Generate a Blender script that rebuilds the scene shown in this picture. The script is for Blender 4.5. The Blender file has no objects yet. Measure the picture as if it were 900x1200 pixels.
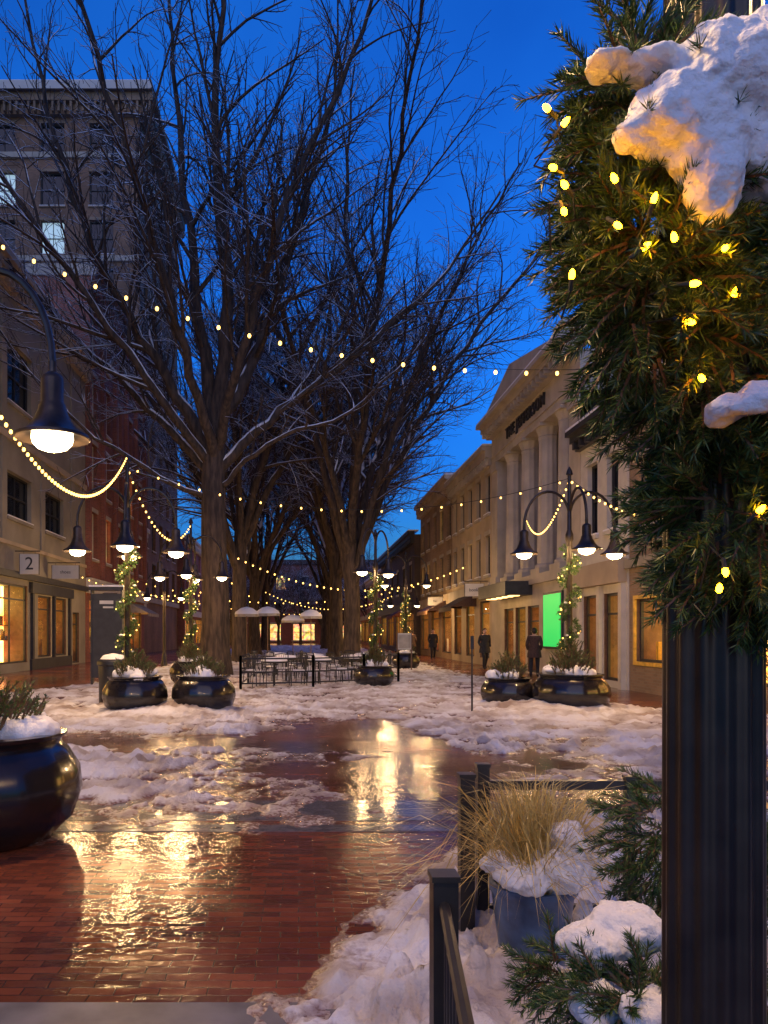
import bpy, math, random
import numpy as np
from mathutils import Vector, Matrix, noise
R = math.radians
scene = bpy.context.scene
scene.view_settings.view_transform = 'Standard'
try: scene.view_settings.look = 'None'
except Exception: pass
scene.view_settings.exposure = 0

# ------------------------------------------------------------------ materials
def newmat(name):
    m = bpy.data.materials.new(name); m.use_nodes = True
    nt = m.node_tree
    return m, nt, nt.nodes['Principled BSDF']
def N(nt, t, **kw):
    n = nt.nodes.new(t)
    for k, v in kw.items(): setattr(n, k, v)
    return n
def ramp(nt, src, stops):
    r = N(nt, 'ShaderNodeValToRGB')
    e = r.color_ramp.elements
    e[0].position, e[0].color = stops[0][0], (*stops[0][1], 1)
    e[1].position, e[1].color = stops[-1][0], (*stops[-1][1], 1)
    for p, c in stops[1:-1]:
        x = e.new(p); x.color = (*c, 1)
    nt.links.new(src, r.inputs[0]); return r
def bump(nt, bs, src, strength, dist=0.02):
    b = N(nt, 'ShaderNodeBump'); b.inputs['Strength'].default_value = strength
    b.inputs['Distance'].default_value = dist
    nt.links.new(src, b.inputs['Height']); nt.links.new(b.outputs[0], bs.inputs['Normal'])
def mat(name, c, rough=0.6, metal=0, var=0.3, scale=3.0, bmp=0.0, coat=0):
    m, nt, bs = newmat(name)
    tc = N(nt, 'ShaderNodeTexCoord'); no = N(nt, 'ShaderNodeTexNoise')
    no.inputs['Scale'].default_value = scale; no.inputs['Detail'].default_value = 8
    nt.links.new(tc.outputs['Object'], no.inputs['Vector'])
    a = tuple(x*(1-var) for x in c); b = tuple(min(1, x*(1+var)) for x in c)
    r = ramp(nt, no.outputs['Fac'], [(0.3, a), (0.7, b)])
    nt.links.new(r.outputs[0], bs.inputs['Base Color'])
    bs.inputs['Roughness'].default_value = rough; bs.inputs['Metallic'].default_value = metal
    if coat: bs.inputs['Coat Weight'].default_value = coat
    if bmp: bump(nt, bs, no.outputs['Fac'], bmp)
    return m
def emat(name, c, s, sample=True):
    m, nt, bs = newmat(name)
    bs.inputs['Base Color'].default_value = (*c, 1)
    bs.inputs['Emission Color'].default_value = (*c, 1)
    bs.inputs['Emission Strength'].default_value = s
    if not sample: m.cycles.emission_sampling = 'NONE'
    return m
def brickmat(name, c1, c2, mortar, bw=0.22, rh=0.075):
    m, nt, bs = newmat(name)
    g = N(nt, 'ShaderNodeNewGeometry'); s = N(nt, 'ShaderNodeSeparateXYZ'); c = N(nt, 'ShaderNodeCombineXYZ')
    ad = N(nt, 'ShaderNodeMath', operation='ADD')
    nt.links.new(g.outputs['Position'], s.inputs[0])
    nt.links.new(s.outputs[0], ad.inputs[0]); nt.links.new(s.outputs[1], ad.inputs[1])
    nt.links.new(ad.outputs[0], c.inputs[0]); nt.links.new(s.outputs[2], c.inputs[1])
    b = N(nt, 'ShaderNodeTexBrick')
    b.inputs['Scale'].default_value = 1; b.inputs['Brick Width'].default_value = bw
    b.inputs['Row Height'].default_value = rh; b.inputs['Mortar Size'].default_value = 0.008
    b.inputs['Color1'].default_value = (*c1, 1); b.inputs['Color2'].default_value = (*c2, 1)
    b.inputs['Mortar'].default_value = (*mortar, 1)
    nt.links.new(c.outputs[0], b.inputs['Vector'])
    no = N(nt, 'ShaderNodeTexNoise'); no.inputs['Scale'].default_value = 0.5; no.inputs['Detail'].default_value = 9
    nt.links.new(g.outputs['Position'], no.inputs['Vector'])
    r = ramp(nt, no.outputs['Fac'], [(0.3, (0.6, 0.6, 0.6)), (0.7, (1.15, 1.12, 1.1))])
    mx = N(nt, 'ShaderNodeMix', data_type='RGBA', blend_type='MULTIPLY'); mx.inputs[0].default_value = 1
    nt.links.new(b.outputs['Color'], mx.inputs[6]); nt.links.new(r.outputs[0], mx.inputs[7])
    nt.links.new(mx.outputs[2], bs.inputs['Base Color'])
    bs.inputs['Roughness'].default_value = 0.8
    return m
def snowmat(name, lo=None, bs_scale=45, bs_str=.6):
    m, nt, bs = newmat(name)
    g = N(nt, 'ShaderNodeNewGeometry')
    n1 = N(nt, 'ShaderNodeTexNoise'); n1.inputs['Scale'].default_value = 1.6; n1.inputs['Detail'].default_value = 9
    n2 = N(nt, 'ShaderNodeTexNoise'); n2.inputs['Scale'].default_value = bs_scale; n2.inputs['Detail'].default_value = 6
    nt.links.new(g.outputs['Position'], n1.inputs['Vector']); nt.links.new(g.outputs['Position'], n2.inputs['Vector'])
    if lo is not None: r = ramp(nt, n1.outputs['Fac'], [(0.34, (0.34, 0.26, 0.21)), (0.48, (0.62, 0.57, 0.53)), (0.6, (0.82, 0.81, 0.81))])
    else: r = ramp(nt, n1.outputs['Fac'], [(0.3, (0.78, 0.77, 0.77)), (0.6, (0.86, 0.86, 0.87))])
    out = r.outputs[0]
    if lo is not None:
        s = N(nt, 'ShaderNodeSeparateXYZ'); nt.links.new(g.outputs['Position'], s.inputs[0])
        mr = N(nt, 'ShaderNodeMapRange'); mr.inputs[1].default_value = 0.002; mr.inputs[2].default_value = lo
        ad = N(nt, 'ShaderNodeMath', operation='MULTIPLY_ADD'); ad.inputs[1].default_value = 0.06; ad.inputs[2].default_value = -0.032
        nt.links.new(n2.outputs['Fac'], ad.inputs[0])
        a2 = N(nt, 'ShaderNodeMath', operation='ADD'); nt.links.new(ad.outputs[0], a2.inputs[0]); nt.links.new(s.outputs[2], a2.inputs[1])
        nt.links.new(a2.outputs[0], mr.inputs[0])
        mx = N(nt, 'ShaderNodeMix', data_type='RGBA'); nt.links.new(mr.outputs[0], mx.inputs[0])
        mx.inputs[6].default_value = (0.2, 0.1, 0.07, 1); nt.links.new(out, mx.inputs[7])
        nt.links.new(mx.outputs[2], bs.inputs['Base Color'])
        r2 = N(nt, 'ShaderNodeMapRange'); r2.inputs[3].default_value = 0.18; r2.inputs[4].default_value = 0.6
        nt.links.new(mr.outputs[0], r2.inputs[0]); nt.links.new(r2.outputs[0], bs.inputs['Roughness'])
    else:
        nt.links.new(out, bs.inputs['Base Color']); bs.inputs['Roughness'].default_value = 0.7
    bump(nt, bs, n2.outputs['Fac'], bs_str, 0.02)
    return m
def barkmat():
    m, nt, bs = newmat('bark_with_snow')
    g = N(nt, 'ShaderNodeNewGeometry'); s = N(nt, 'ShaderNodeSeparateXYZ'); nt.links.new(g.outputs['Normal'], s.inputs[0])
    mp = N(nt, 'ShaderNodeMapping'); mp.inputs['Scale'].default_value = (1, 1, 0.2)
    nt.links.new(g.outputs['Position'], mp.inputs[0])
    n1 = N(nt, 'ShaderNodeTexNoise'); n1.inputs['Scale'].default_value = 9; n1.inputs['Detail'].default_value = 7
    nt.links.new(mp.outputs[0], n1.inputs['Vector'])
    n2 = N(nt, 'ShaderNodeTexNoise'); n2.inputs['Scale'].default_value = 1.0; n2.inputs['Detail'].default_value = 5
    nt.links.new(g.outputs['Position'], n2.inputs['Vector'])
    r = ramp(nt, n1.outputs['Fac'], [(0.35, (0.022, 0.015, 0.011)), (0.65, (0.085, 0.057, 0.04))])
    ma = N(nt, 'ShaderNodeMath', operation='MULTIPLY_ADD'); ma.inputs[1].default_value = 1.4; ma.inputs[2].default_value = -0.7
    nt.links.new(n2.outputs['Fac'], ma.inputs[0])
    ad = N(nt, 'ShaderNodeMath', operation='ADD'); nt.links.new(ma.outputs[0], ad.inputs[0]); nt.links.new(s.outputs[2], ad.inputs[1])
    mr = N(nt, 'ShaderNodeMapRange'); mr.inputs[1].default_value = 0.40; mr.inputs[2].default_value = 0.5
    nt.links.new(ad.outputs[0], mr.inputs[0])
    mx = N(nt, 'ShaderNodeMix', data_type='RGBA'); nt.links.new(mr.outputs[0], mx.inputs[0])
    nt.links.new(r.outputs[0], mx.inputs[6]); mx.inputs[7].default_value = (0.84, 0.85, 0.88, 1)
    nt.links.new(mx.outputs[2], bs.inputs['Base Color']); bs.inputs['Roughness'].default_value = 0.85
    bump(nt, bs, n1.outputs['Fac'], 0.8, 0.04)
    return m
def groundmat():
    m, nt, bs = newmat('wet_brick_paving')
    g = N(nt, 'ShaderNodeNewGeometry')
    b = N(nt, 'ShaderNodeTexBrick'); b.inputs['Scale'].default_value = 1
    b.inputs['Brick Width'].default_value = 0.2; b.inputs['Row Height'].default_value = 0.07; b.inputs['Mortar Size'].default_value = 0.004
    b.inputs['Mortar Smooth'].default_value = 0.6
    b.inputs['Color1'].default_value = (0.29, 0.085, 0.04, 1); b.inputs['Color2'].default_value = (0.14, 0.045, 0.027, 1)
    b.inputs['Mortar'].default_value = (0.08, 0.035, 0.025, 1)
    wn = N(nt, 'ShaderNodeTexNoise'); wn.inputs['Scale'].default_value = 5; nt.links.new(g.outputs['Position'], wn.inputs['Vector'])
    wm = N(nt, 'ShaderNodeMix', data_type='RGBA', blend_type='LINEAR_LIGHT'); wm.inputs[0].default_value = .014
    nt.links.new(g.outputs['Position'], wm.inputs[6]); nt.links.new(wn.outputs['Color'], wm.inputs[7]); nt.links.new(wm.outputs[2], b.inputs['Vector'])
    n1 = N(nt, 'ShaderNodeTexNoise'); n1.inputs['Scale'].default_value = 0.55; n1.inputs['Detail'].default_value = 6
    n2 = N(nt, 'ShaderNodeTexNoise'); n2.inputs['Scale'].default_value = 14; n2.inputs['Detail'].default_value = 5
    n3 = N(nt, 'ShaderNodeTexNoise'); n3.inputs['Scale'].default_value = 3.2; n3.inputs['Detail'].default_value = 3
    for n in (n1, n2, n3): nt.links.new(g.outputs['Position'], n.inputs['Vector'])
    r = ramp(nt, n1.outputs['Fac'], [(0.35, (0.5, 0.47, 0.45)), (0.65, (1.2, 1.15, 1.1))])
    mx = N(nt, 'ShaderNodeMix', data_type='RGBA', blend_type='MULTIPLY'); mx.inputs[0].default_value = 1
    nt.links.new(b.outputs['Color'], mx.inputs[6]); nt.links.new(r.outputs[0], mx.inputs[7])
    nt.links.new(mx.outputs[2], bs.inputs['Base Color'])
    mr = N(nt, 'ShaderNodeMapRange'); mr.inputs[1].default_value = 0.38; mr.inputs[2].default_value = 0.62
    mr.inputs[3].default_value = 0.07; mr.inputs[4].default_value = 0.27
    nt.links.new(n1.outputs['Fac'], mr.inputs[0]); nt.links.new(mr.outputs[0], bs.inputs['Roughness'])
    inv = N(nt, 'ShaderNodeMath', operation='MULTIPLY_ADD'); inv.inputs[1].default_value = -0.8
    nt.links.new(b.outputs['Fac'], inv.inputs[0]); nt.links.new(n2.outputs['Fac'], inv.inputs[2])
    i2 = N(nt, 'ShaderNodeMath', operation='MULTIPLY_ADD'); i2.inputs[1].default_value = 1.6
    nt.links.new(n3.outputs['Fac'], i2.inputs[0]); nt.links.new(inv.outputs[0], i2.inputs[2])
    bump(nt, bs, i2.outputs[0], 0.6, 0.008)
    return m
def shopmat(name, c, c2, s, scale=1.7):
    m, nt, bs = newmat(name)
    g = N(nt, 'ShaderNodeNewGeometry')
    v = N(nt, 'ShaderNodeTexVoronoi'); v.inputs['Scale'].default_value = scale*1.6; v.distance = 'CHEBYCHEV'
    n = N(nt, 'ShaderNodeTexNoise'); n.inputs['Scale'].default_value = scale; n.inputs['Detail'].default_value = 6
    nt.links.new(g.outputs['Position'], v.inputs['Vector']); nt.links.new(g.outputs['Position'], n.inputs['Vector'])
    r = ramp(nt, n.outputs['Fac'], [(0.36, c2), (0.5, c), (0.62, tuple(min(1, x*1.3) for x in c))])
    mx = N(nt, 'ShaderNodeMix', data_type='RGBA', blend_type='MULTIPLY'); mx.inputs[0].default_value = 0.6
    nt.links.new(r.outputs[0], mx.inputs[6]); nt.links.new(v.outputs['Color'], mx.inputs[7])
    nt.links.new(mx.outputs[2], bs.inputs['Emission Color']); bs.inputs['Emission Strength'].default_value = s
    bs.inputs['Base Color'].default_value = (0.3, 0.2, 0.1, 1)
    return m
def glassmat():
    m = bpy.data.materials.new('clear_glass'); m.use_nodes = True; nt = m.node_tree; nt.nodes.clear()
    o = N(nt, 'ShaderNodeOutputMaterial'); mx = N(nt, 'ShaderNodeMixShader'); t = N(nt, 'ShaderNodeBsdfTransparent'); gl = N(nt, 'ShaderNodeBsdfGlossy')
    gl.inputs['Roughness'].default_value = 0.05; mx.inputs[0].default_value = .06
    nt.links.new(t.outputs[0], mx.inputs[1]); nt.links.new(gl.outputs[0], mx.inputs[2]); nt.links.new(mx.outputs[0], o.inputs[0])
    return m
def needlemat(name, a, b):
    m, nt, bs = newmat(name)
    g = N(nt, 'ShaderNodeNewGeometry')
    r = ramp(nt, g.outputs['Random Per Island'], [(0, a), (0.85, b), (1, (b[0]*1.8, b[1]*1.5, b[2]))])
    nt.links.new(r.outputs[0], bs.inputs['Base Color']); bs.inputs['Roughness'].default_value = 0.4
    return m

M = {}
M['snow'] = snowmat('fresh_snow', None, 60, .5); M['slush'] = snowmat('slushy_snow', 0.036, 30, 1.0)
M['bark'] = barkmat(); M['ground'] = groundmat()
M['conc'] = mat('wet_concrete', (0.2, 0.19, 0.18), 0.25, var=0.3, scale=4, bmp=0.1)
M['granite'] = mat('wet_granite', (0.13, 0.12, 0.12), 0.14, var=0.35, scale=8, bmp=0.1)
M['black'] = mat('black_painted_iron', (0.018, 0.018, 0.02), 0.4, 0, scale=12, bmp=0.05)
M['bronze'] = mat('dark_bronze', (0.034, 0.026, 0.02), 0.28, 0.25, var=0.5, scale=7, bmp=0.1)
M['glaze'] = mat('black_glazed_ceramic', (0.014, 0.011, 0.011), 0.22, var=0.4, scale=4, coat=.3)
M['blueglaze'] = mat('blue_glazed_ceramic', (0.04, 0.085, 0.17), 0.3, var=0.5, scale=9, coat=0.3, bmp=.1)
M['cream'] = mat('cream_stucco', (0.46, 0.37, 0.25), 0.8, var=0.18, scale=0.8)
M['grey'] = mat('olive_grey_stucco', (0.29, 0.26, 0.2), 0.85, var=0.2, scale=0.7)
M['white'] = mat('white_trim', (0.58, 0.54, 0.46), 0.6, var=0.1, scale=3)
M['stone'] = mat('limestone', (0.44, 0.39, 0.31), 0.75, var=0.2, scale=1.2)
M['dark'] = mat('dark_painted_wood', (0.03, 0.03, 0.033), 0.5, scale=5)
M['slate'] = mat('slate_roof', (0.05, 0.055, 0.06), 0.6, scale=6)
M['wood'] = mat('brown_wood', (0.16, 0.085, 0.045), 0.5, scale=6)
M['gold'] = mat('yellow_frame_paint', (0.7, 0.42, 0.05), 0.5, scale=6)
M['brickred'] = brickmat('red_brick', (0.36, 0.11, 0.07), (0.25, 0.075, 0.05), (0.28, 0.19, 0.15))
M['brickbrown'] = brickmat('brown_brick', (0.3, 0.17, 0.1), (0.22, 0.125, 0.075), (0.24, 0.17, 0.12))
M['bricktan'] = brickmat('tan_brick', (0.32, 0.22, 0.14), (0.25, 0.17, 0.11), (0.28, 0.23, 0.17))
M['brickyel'] = brickmat('buff_brick', (0.4, 0.28, 0.16), (0.32, 0.22, 0.13), (0.33, 0.27, 0.2))
M['brickdk'] = brickmat('dark_brick', (0.09, 0.06, 0.055), (0.07, 0.05, 0.045), (0.09, 0.08, 0.08))
m, nt, bs = newmat('dark_window_glass'); bs.inputs['Base Color'].default_value = (0.012, 0.015, 0.02, 1); bs.inputs['Roughness'].default_value = 0.06
M['glass'] = m
M['clear'] = glassmat()
M['lit'] = shopmat('lit_room', (1.0, 0.55, 0.18), (0.6, 0.25, 0.06), 2.0)
M['litcool'] = emat('lit_room_cool', (0.5, 0.72, 0.8), .5)
M['shop'] = shopmat('shop_interior', (1.0, 0.46, 0.09), (0.35, 0.11, 0.02), 6.5, 2.0)
M['shopb'] = shopmat('shop_interior_bright', (1.0, 0.52, 0.12), (0.75, 0.28, 0.04), 9, 1.3)
M['under'] = emat('marquee_soffit_light', (1.0, 0.6, 0.2), 4)
M['green'] = emat('green_poster_light', (0.01, 0.7, 0.12), .8)
M['bulb'] = emat('warm_string_bulb', (1.0, 0.55, 0.12), 6, False)
M['bulbnear'] = emat('warm_mini_bulb', (1.0, 0.38, 0.004), 85)
M['lamp'] = emat('street_lamp_glass', (1.0, 0.78, 0.45), 8)
M['wire'] = mat('green_wire', (0.02, 0.025, 0.02), 0.6)
M['needle'] = needlemat('pine_needles', (0.018, 0.055, 0.014), (0.075, 0.135, 0.03))
M['shrub'] = needlemat('evergreen_foliage', (0.03, 0.07, 0.015), (0.1, 0.15, 0.035))
M['straw'] = needlemat('dry_ornamental_grass', (0.42, 0.28, 0.07), (0.62, 0.48, 0.16))
M['skin'] = mat('skin', (0.5, 0.3, 0.22), 0.5, var=0.05)
M['hair'] = mat('hair', (0.03, 0.02, 0.015), 0.6)
M['coat'] = mat('dark_wool_coat', (0.02, 0.022, 0.03), 0.9, scale=20)
M['coat2'] = mat('brown_coat', (0.06, 0.035, 0.03), 0.9, scale=20)
M['pants'] = mat('dark_trousers', (0.02, 0.02, 0.025), 0.9, scale=20)
M['canvas'] = mat('umbrella_canvas', (0.4, 0.36, 0.3), 0.9)
M['signw'] = mat('white_sign_paint', (0.6, 0.58, 0.52), 0.5, var=0.05)
M['soil'] = mat('potting_soil', (0.03, 0.02, 0.015), 0.9)

# ------------------------------------------------------------------ mesh builder
def root(name, loc=(0, 0, 0)):
    e = bpy.data.objects.new(name, None); e.location = loc; e.empty_display_size = 0.3
    scene.collection.objects.link(e); return e
class MB:
    def __init__(s): s.v = []; s.f = []; s.m = []; s.mats = []
    def mi(s, k):
        if k not in s.mats: s.mats.append(k)
        return s.mats.index(k)
    def add(s, vs, fs, k):
        o = len(s.v); i = s.mi(k); s.v.extend(vs)
        for f in fs: s.f.append(tuple(o+a for a in f)); s.m.append(i)
    def box(s, x0, x1, y0, y1, z0, z1, k):
        if x0 > x1: x0, x1 = x1, x0
        if y0 > y1: y0, y1 = y1, y0
        vs = [(x, y, z) for z in (z0, z1) for x, y in ((x0, y0), (x1, y0), (x1, y1), (x0, y1))]
        s.add(vs, [(3, 2, 1, 0), (4, 5, 6, 7), (0, 1, 5, 4), (1, 2, 6, 5), (2, 3, 7, 6), (3, 0, 4, 7)], k)
    def tube(s, pts, rad, n, k, cap=True):
        P = [Vector(p) for p in pts]; vs = []; up = Vector((0.13, 0.31, 0.94))
        if not hasattr(rad, '__len__'): rad = [rad]*len(P)
        prev = None
        for i, p in enumerate(P):
            d = (P[min(i+1, len(P)-1)] - P[max(i-1, 0)])
            if d.length < 1e-9: d = Vector((0, 0, 1))
            d.normalize()
            if prev is None:
                a = d.cross(up)
                if a.length < 0.1: a = d.cross(Vector((1, 0, 0)))
            else: a = prev - d*prev.dot(d)
            if a.length < 1e-6: a = d.orthogonal()
            a.normalize(); b = d.cross(a); prev = a
            for j in range(n):
                t = 2*math.pi*j/n
                q = p + (a*math.cos(t) + b*math.sin(t))*rad[i]; vs.append((q.x, q.y, q.z))
        fs = [(i*n+j, i*n+(j+1) % n, (i+1)*n+(j+1) % n, (i+1)*n+j) for i in range(len(P)-1) for j in range(n)]
        if cap: fs += [tuple(reversed(range(n))), tuple((len(P)-1)*n+j for j in range(n))]
        s.add(vs, fs, k)
    def lathe(s, prof, n, c, k, flute=0, nf=0, cap=True):
        vs = []
        for r, z in prof:
            for j in range(n):
                t = 2*math.pi*j/n; rr = r*(1+flute*math.cos(nf*t)) if nf else r
                vs.append((c[0]+rr*math.cos(t), c[1]+rr*math.sin(t), c[2]+z))
        fs = [(i*n+j, i*n+(j+1) % n, (i+1)*n+(j+1) % n, (i+1)*n+j) for i in range(len(prof)-1) for j in range(n)]
        if cap: fs += [tuple(reversed(range(n))), tuple((len(prof)-1)*n+j for j in range(n))]
        s.add(vs, fs, k)
    def ball(s, c, r, k, n=6, m=4, sz=1):
        prof = [(max(1e-4, r*math.sin(math.pi*i/m)), -r*sz*math.cos(math.pi*i/m)) for i in range(m+1)]
        s.lathe(prof, n, c, k, cap=False)
    def obj(s, name, parent=None, smooth=False, off=(0, 0, 0), ang=40):
        me = bpy.data.meshes.new(name)
        v = s.v
        if any(off): v = [(a-off[0], b-off[1], c-off[2]) for a, b, c in v]
        me.from_pydata(v, [], s.f)
        for k in s.mats: me.materials.append(M[k])
        me.polygons.foreach_set('material_index', s.m)
        if smooth:
            me.polygons.foreach_set('use_smooth', [True]*len(s.f))
            if ang: me.set_sharp_from_angle(angle=R(ang))
        me.update()
        o = bpy.data.objects.new(name, me); scene.collection.objects.link(o)
        if parent: o.parent = parent
        return o

# ------------------------------------------------------------------ numpy noise
def h2(ix, iy, seed):
    n = (ix.astype(np.int64)*374761393 + iy.astype(np.int64)*668265263 + seed*974711) & 0x7fffffff
    n = ((n ^ (n >> 13))*1274126177) & 0x7fffffff
    return ((n ^ (n >> 16)) & 0xffff)/65535.0
def vn(x, y, seed):
    ix = np.floor(x); iy = np.floor(y); fx = x-ix; fy = y-iy
    fx = fx*fx*(3-2*fx); fy = fy*fy*(3-2*fy)
    a = h2(ix, iy, seed); b = h2(ix+1, iy, seed); c = h2(ix, iy+1, seed); d = h2(ix+1, iy+1, seed)
    return (a*(1-fx)+b*fx)*(1-fy)+(c*(1-fx)+d*fx)*fy
def fbm(x, y, f, o, seed):
    r = 0; a = 1; t = 0
    for i in range(o):
        r = r+a*vn(x*f+i*7.3, y*f+i*3.1, seed+i); t += a; a *= 0.55; f *= 2.07
    return r/t

# ------------------------------------------------------------------ ground + snow
b = MB(); b.add([(-300, -60, 0), (300, -60, 0), (300, 600, 0), (-300, 600, 0)], [(0, 1, 2, 3)], 'ground'); b.obj('ground')
b = MB(); b.box(-8, 9, 6.35, 7.1, -0.05, 0.004, 'granite'); b.box(-8, 9, 6.0, 6.2, -0.05, 0.005, 'granite'); b.obj('granite_drainage_band')
b = MB(); b.box(-8, 0.6, 2.2, 3.2, -0.05, 0.012, 'conc'); b.box(-8, 9, 1.0, 2.19, -0.05, 0.02, 'conc'); b.obj('concrete_path')

def snow_h(X, Y):
    f1 = fbm(X, Y, 0.9, 5, 3); f2 = fbm(X, Y, 4.5, 5, 11); f4 = fbm(X, Y, 2.0, 4, 31)
    w = (f1-0.5)*1.1
    bx = np.interp(Y, [1.5, 3.15, 3.42, 3.9, 4.53, 5.4, 5.9, 6.4, 6.6], [-.35, -.2, .05, .2, .55, 1.1, 1.7, 2.2, 12])
    near = np.clip((X-bx+w*0.45)/0.5, -1, 1)
    near = np.where(Y > 6.6, -1, near)
    def ell(cx, cy, rx, ry): return np.clip(1.2*(1-np.sqrt(((X-cx)/rx)**2+((Y-cy)/ry)**2))+w*1.1, -1, 1)
    m1 = ell(-2.2, 9.0, 2.8, 1.9)*.9; m2 = ell(-1.5, 7.3, 2.2, 1.1)*0.5-0.1; m3 = ell(-2.9, 5.8, 1.1, .7)
    st = np.interp(X, [-9, -3, -.9, 0, 1.6, 2.3, 5, 9], [11.0, 10.7, 11.3, 12.7, 12.5, 9.4, 8.3, 8.6])
    band = np.clip((Y-st+w*2.2)*0.8, -1, 1)
    band = np.minimum(band, np.clip((6.7-X)+w*1.5+np.clip((16.5-Y), 0, 5), -1, 1))
    band = np.minimum(band, np.clip((X+6.9)+w*1.5+np.clip((21-Y)*1.2, 0, 9), -1, 1))
    m4 = np.clip(ell(4.8, 7.9, 2.4, 1.2), -1, 1)*0.6
    g = np.maximum.reduce([near, m1, m2, m3, band, m4])
    gg = np.clip(g, 0, 1)
    far = np.clip((Y-8)/4, 0, 1)
    pile = 0.0
    for cx, cy, r, a in ((-2.5, 15, 1.5, .2), (5, 15.4, 1.7, .18), (0.9, 3.4, .8, .06), (1.6, 4.6, 1.3, .07), (-2.2, 9.0, 1.2, .03), (.6, 2.6, .6, .07)):
        pile = pile+a*np.exp(-((X-cx)**2+(Y-cy)**2)/(r*r*.5))
    rut = np.abs(fbm(X*0.8, Y*2.8, 0.6, 3, 55)-0.5)*2
    rut2 = np.abs(fbm(X+3, Y*1.5, 1.1, 3, 65)-0.5)*2
    sc = 1-.25*far
    h = (0.04+.014*far)*g + sc*(0.13*(f2-0.5)*np.clip(g+0.5, 0, 1) + .1*(f4-.52)*np.clip(g+.4, 0, 1)) + 0.06*(f1-0.48) - far*(np.clip(0.15-rut, 0, 1)*0.35+np.clip(0.1-rut2, 0, 1)*0.35) - 0.008 + pile
    c1 = fbm(X, Y, 7, 3, 77); c2 = fbm(X, Y, 15, 2, 87)
    lum = (np.clip(c1-0.5, 0, 1)**.8*0.32 + np.clip(c2-.55, 0, 1)*.16)*gg*(1-.6*far)
    return np.where(g > -0.9, h+lum, -0.1)
ys = [1.2]
while ys[-1] < 95: ys.append(ys[-1]+max(0.018, 0.0095*ys[-1]))
xs = []
x = -14.0
while x < 9.0:
    xs.append(x); x += 0.02+0.05*min(1, max(0, (abs(x-0.8)-2.2)/5))
X, Y = np.meshgrid(np.array(xs), np.array(ys)); H = snow_h(X, Y)
Z = np.maximum(H, -0.015)
nx = len(xs); ny = len(ys)
keep = np.maximum.reduce([H[:-1, :-1], H[1:, :-1], H[:-1, 1:], H[1:, 1:]]) > 0.0
ii, jj = np.nonzero(keep); a = ii*nx+jj
F = np.stack([a, a+1, a+nx+1, a+nx], 1)
V = np.stack([X.ravel(), Y.ravel(), Z.ravel()], 1)
used = np.unique(F); rem = np.full(len(V), -1); rem[used] = np.arange(len(used)); V = V[used]; F = rem[F]
me = bpy.data.meshes.new('snow_cover'); me.from_pydata(V.tolist(), [], F.tolist())
me.polygons.foreach_set('use_smooth', [True]*len(F)); me.materials.append(M['slush'])
o = bpy.data.objects.new('snow_cover', me); scene.collection.objects.link(o)

# ------------------------------------------------------------------ trees
def lerp_path(pts, t):
    n = len(pts)-1; f = min(n-1e-6, t*n); i = int(f); return pts[i].lerp(pts[i+1], f-i), (pts[i+1]-pts[i]).normalized()
def smooth_path(pts, n, rng, jit):
    P = [Vector(p) for p in pts]; P = [P[0]*2-P[1]]+P+[P[-1]*2-P[-2]]; out = []
    for i in range(1, len(P)-2):
        for k in range(n):
            t = k/n; a, b_, c, d = P[i-1], P[i], P[i+1], P[i+2]
            q = 0.5*((2*b_)+(c-a)*t+(2*a-5*b_+4*c-d)*t*t+(3*b_-a-3*c+d)*t*t*t)
            j = jit if (i > 1 or k > 0) else 0
            out.append(q+Vector((rng.uniform(-j, j), rng.uniform(-j, j), rng.uniform(-j, j))))
    out.append(P[-2]); return out
DENS = {1: 1.3, 2: 2.1, 3: 3.3}
def grow(T, pts, r0, r1, level, rng):
    n = len(pts); rad = [r0+(r1-r0)*(i/(n-1))**0.8 for i in range(n)]
    T.tube(pts, rad, {0: 14, 1: 8, 2: 5, 3: 3, 4: 3}[level], 'bark', cap=False)
    if level >= 4 or level == 0: return
    L = sum((pts[i+1]-pts[i]).length for i in range(n-1))
    cnt = max(2, int(DENS[level]*L))
    for c in range(cnt):
        t = (c+rng.random())/cnt
        lo = 0.2 if level == 1 else 0.12
        t = lo+(1-lo)*t
        p, d = lerp_path(pts, t); r = r0+(r1-r0)*t**0.8
        ax = Vector((rng.gauss(0, 1), rng.gauss(0, 1), rng.gauss(0, 1))); ax = (ax-d*ax.dot(d)).normalized()
        an = R(rng.uniform(26, 56)); dd = d*math.cos(an)+ax*math.sin(an); dd.z += 0.1; dd.normalize()
        cl = {1: 0.37, 2: 0.42, 3: 0.48}[level]*L*(1.05-0.7*t)*rng.uniform(0.6, 1.25)
        cl = max(cl, 0.6)
        ns = {1: 7, 2: 5, 3: 3}[level]; q = p.copy(); cp = [q.copy()]; bend = Vector((rng.gauss(0, .08), rng.gauss(0, .08), rng.gauss(0.03, .06)))
        for s in range(ns):
            dd = (dd+bend+Vector((rng.gauss(0, .08), rng.gauss(0, .08), rng.gauss(0, .07)))).normalized()
            q = q+dd*(cl/ns); cp.append(q.copy())
        cr = min(r*0.62, 0.013+cl*0.0135)
        grow(T, cp, cr, max(0.009, cr*0.25), level+1, rng)
def build_tree(trunk, limbs, r0, seed):
    rng = random.Random(seed); T = MB()
    tp = smooth_path(trunk, 5, rng, 0.02)
    n = len(tp); rad = [r0*(1.0-0.28*i/(n-1)) + (r0*0.3*math.exp(-i*1.1)) for i in range(n)]
    T.tube(tp, rad, 16, 'bark', cap=False)
    for pts, ra in limbs:
        grow(T, smooth_path(pts, 5, rng, 0.09), ra*.9, 0.035, 1, rng)
    return T
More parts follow.
